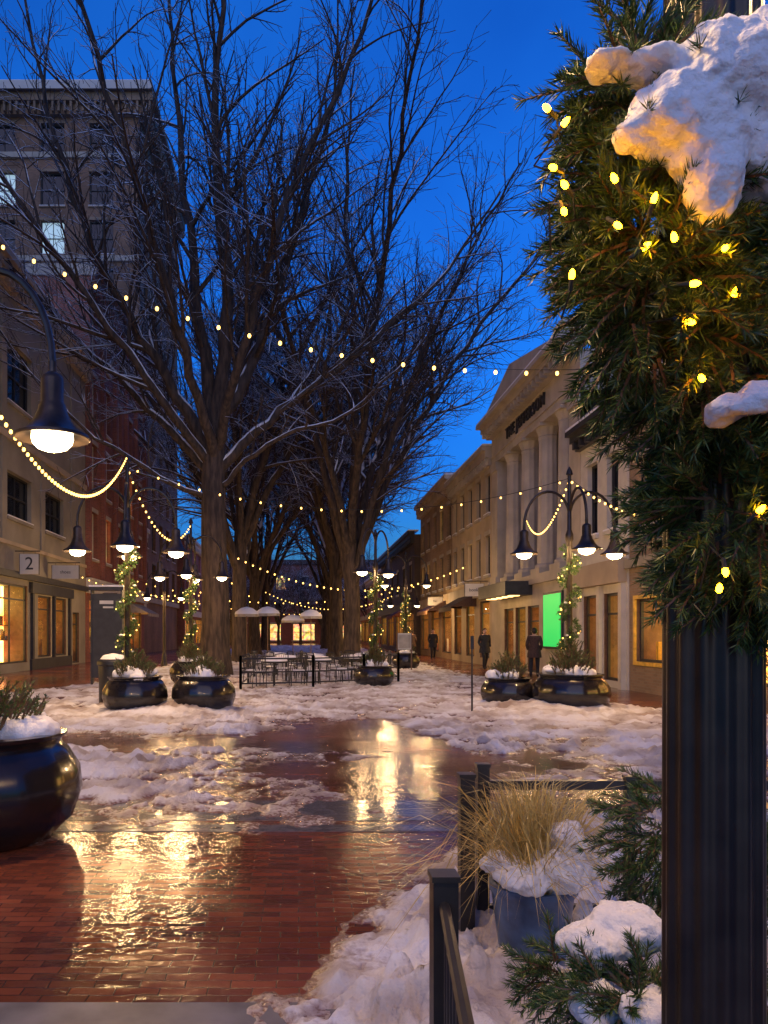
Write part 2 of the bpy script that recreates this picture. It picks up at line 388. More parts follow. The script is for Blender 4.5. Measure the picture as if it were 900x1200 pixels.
hero_limbs = [
 ([(0, 0, 8.0), (-1.7, -.3, 10.8), (-3.8, -1, 14.2), (-5.3, -1.5, 18.5), (-6.4, -2, 24)], .3),
 ([(0, 0, 8.8), (-.5, .2, 12.5), (-1.1, .8, 17), (-1.6, 1.2, 22), (-2.0, 1.5, 28)], .33),
 ([(0, 0, 9), (.45, -.4, 13.4), (.15, -1, 18.4), (.4, -1.6, 23), (.8, -2, 28.5)], .33),
 ([(.1, 0, 9.0), (1.5, .5, 12), (2.7, 1, 16), (4.0, 1.6, 20.5), (5.2, 2, 26)], .3),
 ([(.2, 0, 7.6), (2.4, .3, 9.8), (5.2, .8, 12.0), (8.2, 1.2, 14.8), (10.8, 1.5, 18.5)], .23),
 ([(-.1, 0, 7.4), (-2.0, .2, 9.4), (-4.6, .6, 11.9), (-7.2, .9, 14.6), (-10.2, 1.2, 17.5)], .21),
 ([(0, -.1, 7.8), (-.8, -2.2, 11), (-1.8, -4.2, 15), (-3.2, -5.5, 19.5), (-4, -6.5, 24)], .24),
 ([(0, .1, 8.4), (.8, 2.2, 12), (1.6, 4.2, 16), (2.0, 6, 21), (2.4, 7, 25)], .24),
 ([(0, 0, 8.0), (1.1, -2.0, 11), (2.6, -3.6, 15), (4.6, -4.6, 19), (6.5, -5.4, 23.5)], .23),
 ([(-.1, 0, 7.6), (-2.2, -1.4, 10.4), (-5.2, -2.6, 14.4), (-8.2, -3.4, 19), (-9.8, -3.8, 23)], .2),
 ([(-.1, 0, 6.4), (-2.4, -.9, 7.4), (-5.0, -1.8, 9.2), (-7.6, -2.2, 12.5)], .13),
 ([(.1, 0, 6.8), (2.0, -1.0, 8.2), (4.8, -1.5, 9.2), (7.4, -2.0, 11.6)], .12),
]
T = build_tree([(0, 0, -.1), (.02, 0, 3), (-.08, 0, 6), (0, 0, 9.2)], hero_limbs, .54, 5)
o = T.obj('oak_tree', None, True, ang=0); o.location = (-3.05, 28, 0)
def vase(seed, n, spread, H, fork):
    rng = random.Random(seed); L = []
    for i in range(n):
        a = 2*math.pi*(i+rng.uniform(-.3, .3))/n; s = spread*rng.uniform(.5, 1.1); hh = H*rng.uniform(.82, 1.0)-s*0.55
        z0 = fork*rng.uniform(.55, 1.0); ca, sa = math.cos(a), math.sin(a)
        L.append(([(0, 0, z0), (ca*s*.18, sa*s*.18, z0+(hh-z0)*.28), (ca*s*.42, sa*s*.42, z0+(hh-z0)*.56), (ca*s*.72, sa*s*.72, z0+(hh-z0)*.82), (ca*s, sa*s, hh)], rng.uniform(.19, .28)))
    L.append(([(0, 0, fork), (.3, .2, H*.5), (-.2, .3, H*.75), (.2, 0, H)], .26))
    return L
tv = []
for k, (sd, sp, H, fk) in enumerate(((11, 14, 29, 6.0), (23, 10.5, 27, 7.5))):
    T = build_tree([(0, 0, -.1), (.1, .05, 2.5), (.0, 0, fk)], vase(sd, 9, sp, H, fk), .46, sd)
    tv.append(T.obj('oak_tree', None, True, ang=0))
pos = [(2.5, 37, 0, 0), (2.2, 46, 1, 40), (-3.0, 40, 1, 150), (2.7, 58, 0, 200), (-3.1, 54, 0, 80), (-3, 68, 1, 10), (2.6, 74, 1, 260)]
usedv = set()
for x, y, k, rz in pos:
    if k not in usedv: o = tv[k]; usedv.add(k)
    else: o = bpy.data.objects.new('oak_tree', tv[k].data); scene.collection.objects.link(o)
    o.location = (x, y, 0); o.rotation_euler = (0, 0, R(rz))
dn = root('distant_trees', (0, 108, 0))
for i in range(7):
    o = bpy.data.objects.new('distant_tree_part', tv[i % 2].data); scene.collection.objects.link(o); o.parent = dn
    o.location = (-9+i*3.1, (i*37 % 17)-6, 0); o.rotation_euler = (0, 0, i*1.3); o.scale = (.5, .5, .5)

# ------------------------------------------------------------------ buildings
def pt(ax, P, sg, u, z, o): return (P+sg*o, u, z) if ax == 'x' else (u, P+sg*o, z)
def fbox(B, ax, P, sg, u0, u1, z0, z1, o0, o1, k):
    a = pt(ax, P, sg, u0, z0, o0); c = pt(ax, P, sg, u1, z1, o1)
    B.box(min(a[0], c[0]), max(a[0], c[0]), min(a[1], c[1]), max(a[1], c[1]), z0, z1, k)
rs = random.Random(99)
def facade(B, ax, P, sg, u0, u1, z0, z1, wins, wall, depth=0.22, frame='white', sill='stone'):
    us = sorted(set([u0, u1]+[w[0] for w in wins]+[w[1] for w in wins]))
    zs = sorted(set([z0, z1]+[w[2] for w in wins]+[w[3] for w in wins]))
    p = lambda u, z, o: pt(ax, P, sg, u, z, o)
    for i in range(len(us)-1):
        for j in range(len(zs)-1):
            cu = (us[i]+us[i+1])/2; cz = (zs[j]+zs[j+1])/2
            if any(w[0] < cu < w[1] and w[2] < cz < w[3] for w in wins): continue
            B.add([p(us[i], zs[j], 0), p(us[i+1], zs[j], 0), p(us[i+1], zs[j+1], 0), p(us[i], zs[j+1], 0)], [(0, 1, 2, 3)], wall)
    for w in wins:
        a, c, d, e, kind = w
        shop = kind.startswith('shop')
        dp = 1.0 if shop else depth
        for (q1, q2) in (((a, d), (c, d)), ((c, d), (c, e)), ((c, e), (a, e)), ((a, e), (a, d))):
            B.add([p(q1[0], q1[1], 0), p(q2[0], q2[1], 0), p(q2[0], q2[1], -dp), p(q1[0], q1[1], -dp)], [(0, 1, 2, 3)], 'wood' if shop else wall)
        g = {'dark': 'glass', 'lit': 'lit', 'cool': 'litcool', 'shop': 'shop', 'shopb': 'shopb'}[kind]
        B.add([p(a, d, -dp), p(c, d, -dp), p(c, e, -dp), p(a, e, -dp)], [(0, 1, 2, 3)], g)
        fo = -0.16 if shop else -dp+0.01; fw = 0.07
        fk = 'dark' if shop else frame
        fbox(B, ax, P, sg, a, a+fw, d, e, fo, fo+.07, fk); fbox(B, ax, P, sg, c-fw, c, d, e, fo, fo+.07, fk)
        fbox(B, ax, P, sg, a+fw, c-fw, d, d+fw, fo, fo+.07, fk); fbox(B, ax, P, sg, a+fw, c-fw, e-fw, e, fo, fo+.07, fk)
        if shop:
            B.add([p(a, d, -0.14), p(c, d, -0.14), p(c, e, -0.14), p(a, e, -0.14)], [(0, 1, 2, 3)], 'clear')
            n = max(1, int((c-a)/1.4))
            for i in range(1, n): fbox(B, ax, P, sg, a+(c-a)*i/n-.03, a+(c-a)*i/n+.03, d+fw, e-fw, fo, fo+.06, fk)
            if e-d > 2.2: fbox(B, ax, P, sg, a+fw, c-fw, e-.62, e-.56, fo+.002, fo+.058, fk)
            for z in (.9, 1.5):
                if d+z < e-.5: fbox(B, ax, P, sg, a+.1, c-.1, d+z, d+z+.03, -.96, -.75, 'wood')
            for i in range(int((c-a)*7)):
                uu = rs.uniform(a+.1, c-.25); zz = rs.choice([.002, .932, 1.532]); hh = rs.uniform(.12, .45) if zz > .1 else rs.uniform(.3, .95); oo = rs.uniform(-.94, -.85) if zz > .1 else rs.uniform(-.8, -.35); wd = rs.uniform(.06, .2)
                if d+zz+hh < e-.1: fbox(B, ax, P, sg, uu, uu+wd, d+zz, d+zz+hh, oo, oo+.09, rs.choice(['wood', 'dark', 'signw', 'gold', 'brickred', 'blueglaze', 'coat2']))
        else:
            fbox(B, ax, P, sg, (a+c)/2-.02, (a+c)/2+.02, d+fw, e-fw, fo, fo+.05, fk)
            fbox(B, ax, P, sg, a+fw, c-fw, (d+e)/2-.03, (d+e)/2+.03, fo+.002, fo+.06, fk)
            fbox(B, ax, P, sg, a-.1, c+.1, d-.12, d, -.03, .1, sill)
            fbox(B, ax, P, sg, a-.08, c+.08, d+.002, d+.05, .0, .09, 'snow')
            fbox(B, ax, P, sg, a-.1, c+.1, e, e+.22, -.02, .04, sill)
def cornice(B, ax, P, sg, u0, u1, z, h, proj, k, dent=True):
    fbox(B, ax, P, sg, u0, u1, z-h, z-h*.6, .0, proj*.35, k)
    fbox(B, ax, P, sg, u0, u1, z-h*.6, z-h*.25, .0, proj*.7, k)
    fbox(B, ax, P, sg, u0, u1, z-h*.25, z, .0, proj, k)
    fbox(B, ax, P, sg, u0, u1, z+.002, z+.09, -.3, proj-.02, 'snow')
    if dent:
        n = int((u1-u0)/.45)
        for i in range(n):
            u = u0+(i+.3)*(u1-u0)/n; fbox(B, ax, P, sg, u, u+.16, z-h*.98, z-h*.61, proj*.35, proj*.66, k)
def shell(B, x0, x1, y0, y1, z, k, roofk='snow', skip=()):
    if 'x0' not in skip: B.add([(x0, y0, 0), (x0, y1, 0), (x0, y1, z), (x0, y0, z)], [(0, 1, 2, 3)], k)
    if 'x1' not in skip: B.add([(x1, y0, 0), (x1, y1, 0), (x1, y1, z), (x1, y0, z)], [(0, 1, 2, 3)], k)
    if 'y0' not in skip: B.add([(x0, y0, 0), (x1, y0, 0), (x1, y0, z), (x0, y0, z)], [(0, 1, 2, 3)], k)
    if 'y1' not in skip: B.add([(x0, y1, 0), (x1, y1, 0), (x1, y1, z), (x0, y1, z)], [(0, 1, 2, 3)], k)
    B.add([(x0, y0, z-.05), (x1, y0, z-.05), (x1, y1, z-.05), (x0, y1, z-.05)], [(0, 1, 2, 3)], roofk)
def building(name, cx, cy, fn):
    r = root(name, (cx, cy, 0)); B = MB(); fn(B); B.obj('walls_and_windows', r, off=(cx, cy, 0)); return r
LX, RX = -11.3, 9.0

def bA(B):
    y0, y1, H = 2, 40.68, 15.5
    w = []
    yy = 4.4
    while yy < 39.5:
        w += [(yy-1.35, yy+1.35, 10.6, 13.0, 'dark'), (yy-1.35, yy+1.35, 6.1, 7.9, 'dark')]; yy += 4.45
    w += [(28.6, 32.0, .35, 3.5, 'shopb'), (33.3, 35.0, .5, 3.2, 'shop'), (35.6, 37.3, .5, 3.2, 'shop'), (22.5, 27.3, .4, 3.4, 'shop'), (15, 20, .4, 3.4, 'shopb'), (38.4, 39.5, .05, 2.6, 'shop')]
    facade(B, 'x', LX, 1, y0, y1, 0, H, w, 'grey', .25, 'dark', 'grey')
    cornice(B, 'x', LX, 1, y0, y1, H+.3, 1.0, .6, 'cream')
    fbox(B, 'x', LX, 1, y0, y1, 3.75, 4.0, .003, .18, 'dark')
    fbox(B, 'x', LX, 1, y0, y1, 9.1, 9.35, .003, .1, 'cream'); fbox(B, 'x', LX, 1, y0, y1, 5.0, 5.15, .003, .08, 'cream')
    u = y0+.4
    while u < y1-1: fbox(B, 'x', LX, 1, u, u+.5, 5.152, 14.3, .003, .07, 'grey'); u += 4.45
    fbox(B, 'x', LX, 1, 32.3, 38, .0, .45, .003, .1, 'dark'); fbox(B, 'x', LX, 1, 32.2, 38.1, 3.25, 3.7, .003, .16, 'dark')
    for u in (32.35, 35.2, 37.6): fbox(B, 'x', LX, 1, u, u+.2, .46, 3.24, .003, .12, 'dark')
    shell(B, -26, LX, y0, y1, H, 'grey', skip=('x1',))
building('stucco_shop_building', LX, 21, bA)
def bB(B):
    y0, y1, H = 40.7, 56, 20.8
    w = []
    for i in range(5):
        c = 42.4+i*3.0
        for r in range(4): w.append((c-.62, c+.62, 5.6+r*3.75, 8.2+r*3.75, 'lit' if (i, r) in ((1, 0), (3, 1)) else 'dark'))
    w += [(41.4, 45, .4, 3.4, 'shop'), (46, 49.6, .4, 3.4, 'shopb'), (51, 55, .4, 3.4, 'shop')]
    facade(B, 'x', LX+.02, 1, y0, y1, 0, H, w, 'brickred', .3, 'white', 'stone')
    for i in range(6): fbox(B, 'x', LX+.02, 1, 40.72+i*3.0, 41.1+i*3.0, 4.6, H-1.2, .003, .22, 'brickred')
    cornice(B, 'x', LX+.02, 1, y0, y1, H+.3, 1.3, .7, 'brickred')
    fbox(B, 'x', LX+.02, 1, y0, y1, 3.7, 4.5, .003, .3, 'white')
    shell(B, -27, LX+.02, y0, y1, H, 'brickred', skip=('x1', 'y0'))
    facade(B, 'y', y0, -1, -27, LX+.02, 0, H, [(-14.5, -13.2, 17, 19.2, 'dark'), (-18.5, -17.2, 17, 19.2, 'dark')], 'brickred')
    fbox(B, 'y', y0, -1, -27, LX+.6, H-.3, H+.3, .003, .12, 'stone')
building('brick_shop_building', LX, 48, bB)
def bC(B):
    H = 41.5; w = []
    for i in range(6):
        for r in range(10):
            k = 'cool' if (i, r) in ((1, 7), (2, 8)) else 'dark'
            w.append((-15.8-i*3.7, -14.0-i*3.7, 4.6+r*3.65, 7.2+r*3.65, k))
    facade(B, 'y', 58, -1, -38, -12, 0, H, w, 'brickbrown', .3, 'slate', 'bricktan')
    w = []
    for i in range(5):
        for r in range(10): w.append((59.6+i*3.3, 61.1+i*3.3, 4.6+r*3.65, 7.2+r*3.65, 'dark'))
    facade(B, 'x', -12, 1, 58, 76, 0, H, w, 'brickbrown', .3, 'slate', 'bricktan')
    cornice(B, 'y', 58, -1, -38, -10.9, H+1, 2.0, 1.1, 'bricktan'); cornice(B, 'x', -12, 1, 58, 76, H+1, 2.0, 1.1, 'bricktan')
    fbox(B, 'y', 58, -1, -38, -10.88, H+.4, H+1.0, 1.1, 1.14, 'signw')
    for z in (4.0, 29.6, 37.4):
        fbox(B, 'y', 58, -1, -38, -11.8, z, z+.4, .003, .2, 'stone'); fbox(B, 'x', -12, 1, 58, 76, z, z+.4, .003, .198, 'stone')
    shell(B, -38, -12, 58, 76, H, 'brickbrown', skip=('x1', 'y0'))
building('tall_brick_building', -12, 67, bC)
def simple(x, sg, y0, y1, H, wall, cols, rows, z0=4.8, dz=3.5, ww=1.1, wh=2.0, shops=2, frame='white', litp=.1, corn='white', seed=1, xb=16):
    def f(B):
        rr = random.Random(seed); w = []; L = y1-y0
        for i in range(cols):
            c = y0+(i+.5)*L/cols
            for r in range(rows): w.append((c-ww/2, c+ww/2, z0+r*dz, z0+r*dz+wh, 'lit' if rr.random() < litp else 'dark'))
        for i in range(shops):
            a = y0+i*L/shops+.6; w.append((a, y0+(i+1)*L/shops-.6, .35, 3.1, rr.choice(['shop', 'shopb'])))
        facade(B, 'x', x, sg, y0, y1, 0, H, w, wall, .22, frame)
        cornice(B, 'x', x, sg, y0, y1, H+.25, .9, .5, corn)
        fbox(B, 'x', x, sg, y0, y1, 3.3, 3.9, .003, .22, corn)
        xb2 = x-sg*xb
        shell(B, min(x, xb2), max(x, xb2), y0, y1, H, wall, skip=('x1' if sg > 0 else 'x0',))
    return f
building('brick_rowhouse', LX, 84, simple(LX, 1, 76.02, 92, 11, 'brickred', 5, 2, seed=3))
building('stucco_rowhouse', LX, 102, simple(LX-.1, 1, 92.02, 112, 9.5, 'cream', 6, 1, seed=4))
building('infill_shop_building', LX, 57, simple(LX-.4, 1, 56.02, 57.98, 9, 'brickdk', 1, 1, shops=1, seed=9))
def rA(B):
    y0, y1, H = 1, 20.9, 7.7
    w = [(18.6, 20.45, .8, 2.45, 'shopb'), (19.2, 20.2, 4.3, 6.2, 'dark'), (16.6, 17.6, 4.3, 6.2, 'dark'), (14, 15, 4.3, 6.2, 'dark'), (14.2, 17.4, .5, 2.9, 'shop'), (11.4, 12.4, 4.3, 6.2, 'dark'), (9.5, 13, .5, 2.9, 'shopb')]
    facade(B, 'x', RX, -1, y0, y1, 0, H, w, 'bricktan', .25, 'dark', 'stone')
    for a, c, d, e in ((18.5, 18.6, .7, 2.55), (20.45, 20.55, .7, 2.55), (18.6, 20.45, .7, .8), (18.6, 20.45, 2.45, 2.55)): fbox(B, 'x', RX, -1, a, c, d, e, .003, .06, 'gold')
    cornice(B, 'x', RX, -1, y0, y1, H+.2, .7, .4, 'grey'); fbox(B, 'x', RX, -1, y0, y1, 3.3, 3.55, .003, .15, 'grey')
    shell(B, RX, 24, y0, y1, H, 'bricktan', skip=('x0',))
building('tan_brick_shop_building', RX, 11, rA)
def rB(B):
    y0, y1, H = 20.92, 24.4, 7.9
    w = [(21.5, 22.3, 4.5, 6.7, 'dark'), (23.0, 23.8, 4.5, 6.7, 'dark'), (21.3, 22.5, .2, 2.7, 'shopb'), (22.8, 24.1, .2, 2.7, 'shop')]
    facade(B, 'x', RX-.05, -1, y0, y1, 0, H, w, 'white', .22, 'dark', 'white')
    P = RX-.05
    cornice(B, 'x', P, -1, y0, y1, H, .6, .5, 'dark')
    B.add([(P-.45, y0, H+.1), (P-.45, y1, H+.1), (P+.6, y1, H+1.0), (P+.6, y0, H+1.0)], [(0, 1, 2, 3)], 'slate')
    B.add([(P-.45, y0, H+.1), (P+.6, y0, H+1.0), (P+.6, y0, H)], [(0, 1, 2)], 'slate')
    B.box(P+.6, P+1, y0, y1, H, H+1.05, 'slate')
    fbox(B, 'x', P, -1, y0+.02, y1-.02, 2.95, 3.6, .003, .25, 'cream')
    for u in (21.0, 22.55, 24.15): fbox(B, 'x', P, -1, u, u+.2, .0, 2.94, .003, .14, 'white')
    shell(B, P, 22, y0, y1, H, 'white', skip=('x0',))
building('white_shop_building', RX, 22.6, rB)
def rJ(B):
    y0, y1 = 24.42, 35.6; P = 8.95; H = 11.1
    w = [(28.6, 30.0, .05, 2.6, 'shop'), (30.3, 31.7, .05, 2.6, 'shopb'), (32.0, 33.4, .05, 2.6, 'shop')]
    facade(B, 'x', P, -1, y0, y1, 0, 3.4, w, 'stone')
    fbox(B, 'x', P, -1, y0, y1, 3.4, 3.75, -1.2, .15, 'stone')
    w = [(c-.55, c+.55, 4.6, 8.0, 'dark') for c in (27.1, 29.3, 31.5, 33.3)]
    facade(B, 'x', P+1.1, -1, y0+.9, y1-.9, 3.75, 9.3, w, 'wood', .2, 'dark')
    for a, c in ((y0, y0+1.0), (y1-1.0, y1)):
        B.box(P, P+1.4, a, c, 3.75, 9.3, 'stone'); B.box(P-.08, P, a-.0, c, 8.9, 9.3, 'stone'); B.box(P-.08, P, a, c, 3.75, 4.1, 'stone')
    for c in (26.5, 28.7, 30.9, 33.1):
        B.lathe([(.5, 0), (.5, .12), (.42, .2), (.42, .3), (.4, 1.5), (.35, 4.8), (.38, 4.9), (.35, 4.95), (.46, 5.2), (.48, 5.25)], 48, (P+.4, c, 3.95), 'stone', .03, 12)
        B.box(P-.13, P+.93, c-.53, c+.53, 3.75, 3.96, 'stone'); B.box(P-.11, P+.91, c-.51, c+.51, 9.19, 9.3, 'stone')
    B.box(P, P+1.4, y0, y1, 9.301, 10.6, 'stone')
    fbox(B, 'x', P, -1, y0, y1, 9.6, 9.68, .003, .06, 'stone')
    cornice(B, 'x', P, -1, y0-.02, y1, H, .62, .75, 'stone')
    pk = (y0+y1)/2+.8
    vs = [(P-.5, y0+.2, H+.1), (P-.5, y1, H+.1), (P-.5, pk, H+1.25), (P+.6, y0+.2, H+.1), (P+.6, y1, H+.1), (P+.6, pk, H+1.25)]
    B.add(vs, [(0, 1, 2), (3, 5, 4), (0, 2, 5, 3), (1, 4, 5, 2)], 'stone')
    B.box(P-.55, P+.4, y0-.02, y0+.9, H+.1, H+.5, 'white')
    B.box(7.9, P-.01, 29.4, 33.8, 3.02, 3.55, 'dark')
    for i in range(5): B.box(8.15, 8.55, 29.7+i*.85, 29.95+i*.85, 2.99, 3.015, 'under')
    B.box(P-.08, P-.01, 25.9, 27.9, 1.0, 3.0, 'dark'); B.box(P-.1, P-.082, 26.0, 27.8, 1.08, 2.92, 'green')
    shell(B, P+1.4, 30, y0, y1, 11.3, 'brickred', skip=('x0',)); B.box(P+1.45, 12.5, y0+.1, y0+3, 11.2, 12.1, 'brickred')
    B.add([(P, y0, 0), (P+1.4, y0, 0), (P+1.4, y0, 9.3), (P, y0, 9.3)], [(0, 1, 2, 3)], 'brickred')
rj = building('theater_building', RX, 30, rJ)
tc = bpy.data.curves.new('theater_letters', 'FONT'); tc.body = 'THE JEFFERSON'; tc.size = .66; tc.extrude = .04; tc.align_x = 'CENTER'; tc.space_character = 1.15
to = bpy.data.objects.new('frieze_letters', tc); tc.materials.append(M['dark']); scene.collection.objects.link(to); to.parent = rj
to.location = (8.9-RX, .4, 9.85); to.rotation_euler = (R(90), 0, R(-90))
building('cream_shop_building', RX, 40, simple(RX, -1, 35.62, 45, 10.0, 'cream', 5, 2, z0=4.3, dz=2.9, ww=.85, wh=1.9, shops=3, frame='dark', corn='stone', seed=6))
building('buff_brick_shop_building', RX, 51, simple(RX+.05, -1, 45.02, 57, 10.6, 'brickyel', 5, 2, z0=4.3, dz=3.0, ww=1.0, wh=2.0, shops=3, frame='dark', corn='cream', seed=7))
building('dark_brick_building', RX, 69, simple(RX-.4, -1, 57.02, 80, 8.9, 'brickdk', 6, 1, shops=4, corn='dark', seed=8))
building('corner_brick_building', RX, 97, simple(RX+.1, -1, 80.02, 112, 8.0, 'brickred', 8, 1, shops=5, corn='cream', seed=12))
def bE(B):
    rr = random.Random(3)
    w = [(-28+i*3.5, -26.4+i*3.5, z, z+2, 'lit' if rr.random() < .4 else 'dark') for i in range(16) for z in (4.6, 8.2)]+[(-27+i*5.2, -23.5+i*5.2, .4, 3, 'lit') for i in range(10)]
    facade(B, 'y', 118, -1, -30, 30, 0, 12.5, w, 'brickred', .22, 'dark'); shell(B, -30, 30, 118, 135, 12.5, 'brickred', skip=('y0',))
    fbox(B, 'y', 118, -1, -30, 30, 12.1, 12.8, .003, .4, 'brickdk')
building('street_end_building', 0, 126, bE)

def sign_board(y, z, w, h, side=LX, s=1, txt='2'):
    r = root('hanging_shop_sign', (side, y, z)); B = MB()
    B.tube([(0, 0, h/2+.12), (s*(w+.25), 0, h/2+.12)], .02, 6, 'black'); B.box(s*.2, s*(w+.2), -.03, .03, -h/2, h/2, 'signw')
    B.box(s*.18, s*.2, -.035, .035, -h/2-.02, h/2+.02, 'dark'); B.box(s*(w+.2), s*(w+.22), -.035, .035, -h/2-.02, h/2+.02, 'dark')
    for q in (.35, w+.05): B.tube([(s*q, 0, h/2), (s*q, 0, h/2+.12)], .008, 4, 'black')
    B.obj('board', r)
    c = bpy.data.curves.new('sign_text', 'FONT'); c.body = txt; c.size = h*(.9 if len(txt) < 3 else .35); c.extrude = .004; c.align_x = 'CENTER'; c.align_y = 'CENTER'; c.materials.append(M['dark'])
    t = bpy.data.objects.new('lettering', c); scene.collection.objects.link(t); t.parent = r; t.location = (s*(w/2+.2), -.036, 0); t.rotation_euler = (R(90), 0, 0)
sign_board(30.6, 4.3, .75, .8, txt='2'); sign_board(34.6, 4.3, 1.2, .6, txt='shoes'); sign_board(43, 3.4, .9, .5, txt='cafe')
sign_board(36.5, 3.6, .9, .6, RX, -1, 'books'); sign_board(47, 3.5, .9, .5, RX, -1, 'bar')
def awning(y0, y1, z, side, s, k):
    r = root('shop_awning', (side, (y0+y1)/2, z)); B = MB(); h = (y1-y0)/2
    B.add([(s*.02, -h, .7), (s*.02, h, .7), (s*1.3, h, 0), (s*1.3, -h, 0), (s*1.3, h, -.22), (s*1.3, -h, -.22)], [(0, 1, 2, 3), (3, 2, 4, 5)], k)
    B.add([(s*.02, -h, .7), (s*1.3, -h, 0), (s*.02, -h, 0)], [(0, 1, 2)], k); B.add([(s*.02, h, .7), (s*1.3, h, 0), (s*.02, h, 0)], [(0, 1, 2)], k)
    B.obj('canopy', r)
awning(38.8, 42.2, 2.9, RX, -1, 'coat2'); awning(46, 50, 2.9, RX, -1, 'wood'); awning(60, 64, 2.9, RX-.4, -1, 'brickred'); awning(51, 55, 2.9, LX, 1, 'canvas')

# ------------------------------------------------------------------ needles
def sprig_mesh(name, sprigs, nn, nl, w, key, parent, seed=1, stems=True, spread=(0.5, 1.0)):
    rg = np.random.default_rng(seed); VV = []; st = MB()
    for (p, d, L) in sprigs:
        p = np.array(p); d = np.array(d); d = d/np.linalg.norm(d)
        t = rg.random(nn)**.8; sag = np.array([0, 0, -.12])*L
        base = p+np.outer(t*L, d)+np.outer(t*t, sag)
        rd = rg.normal(size=(nn, 3)); rd -= np.outer(rd@d, d); rd /= np.linalg.norm(rd, axis=1)[:, None]+1e-9
        an = rg.uniform(spread[0], spread[1], nn)[:, None]
        nd = d*np.cos(an)+rd*np.sin(an)
        ln = (nl*rg.uniform(.6, 1.15, nn)*(1-.35*t))[:, None]
        sd = np.cross(nd, rg.normal(size=(nn, 3))); sd /= np.linalg.norm(sd, axis=1)[:, None]+1e-9
        tip = base+nd*ln; mid = base+nd*ln*.5
        VV.append(np.stack([base-sd*w*.35, base+sd*w*.35, mid+sd*w*.5, tip, mid-sd*w*.5], 1).reshape(-1, 3))
        if stems: st.tube([p, p+d*L*.5+sag*.25, p+d*L+sag], [w*1.6, w*1.3, w*.6], 3, 'wood', cap=False)
    V = np.concatenate(VV); n = len(V)//5
    me = bpy.data.meshes.new(name); a = (np.arange(n)*5)[:, None]
    F = a+np.array([0, 1, 2, 3, 4])
    me.from_pydata(V.tolist(), [], F.tolist()); me.materials.append(M[key])
    o = bpy.data.objects.new(name, me); scene.collection.objects.link(o); o.parent = parent
    if stems: st.obj(name+'_stems', parent)
    return o
def unit(rng):
    v = Vector((rng.gauss(0, 1), rng.gauss(0, 1), rng.gauss(0, 1))); return v.normalized()
def mass(c, r, n, rng, L=(.07, .12), inner=.45):
    out = []
    for i in range(n):
        u = unit(rng); f = rng.uniform(inner, .92)
        p = (c[0]+u.x*r[0]*f, c[1]+u.y*r[1]*f, c[2]+u.z*r[2]*f)
        d = (u+unit(rng)*.55+Vector((0, 0, -.25))).normalized(); out.append((p, tuple(d), rng.uniform(*L)))
    return out
def snow_clump(name, ells, voxel, disp, parent, nscale=.06, key='snow', fine=0):
    B = MB()
    for c, r in ells:
        prof = [(max(1e-3, math.sin(math.pi*i/14)), -math.cos(math.pi*i/14)) for i in range(15)]
        n = 20; vs = [(c[0]+r[0]*q*math.cos(2*math.pi*j/n), c[1]+r[1]*q*math.sin(2*math.pi*j/n), c[2]+r[2]*z) for q, z in prof for j in range(n)]
        fs = [(i*n+j, i*n+(j+1) % n, (i+1)*n+(j+1) % n, (i+1)*n+j) for i in range(14) for j in range(n)]
        fs += [tuple(reversed(range(n))), tuple(14*n+j for j in range(n))]; B.add(vs, fs, key)
    o = B.obj(name, parent, True, ang=0)
    m = o.modifiers.new('r', 'REMESH'); m.mode = 'VOXEL'; m.voxel_size = voxel; m.use_smooth_shade = True
    s = o.modifiers.new('s', 'SMOOTH'); s.iterations = 8; s.factor = .5
    t = bpy.data.textures.new(name+'_tex', 'CLOUDS'); t.noise_scale = nscale; t.noise_depth = 3
    d = o.modifiers.new('d', 'DISPLACE'); d.texture = t; d.strength = disp; d.mid_level = .5; d.texture_coords = 'GLOBAL'
    s = o.modifiers.new('s2', 'SMOOTH'); s.iterations = 2; s.factor = .5
    if fine:
        t = bpy.data.textures.new(name+'_fine', 'CLOUDS'); t.noise_scale = nscale*.3; t.noise_depth = 4
        d = o.modifiers.new('d2', 'DISPLACE'); d.texture = t; d.strength = fine; d.mid_level = .5; d.texture_coords = 'GLOBAL'
    return o

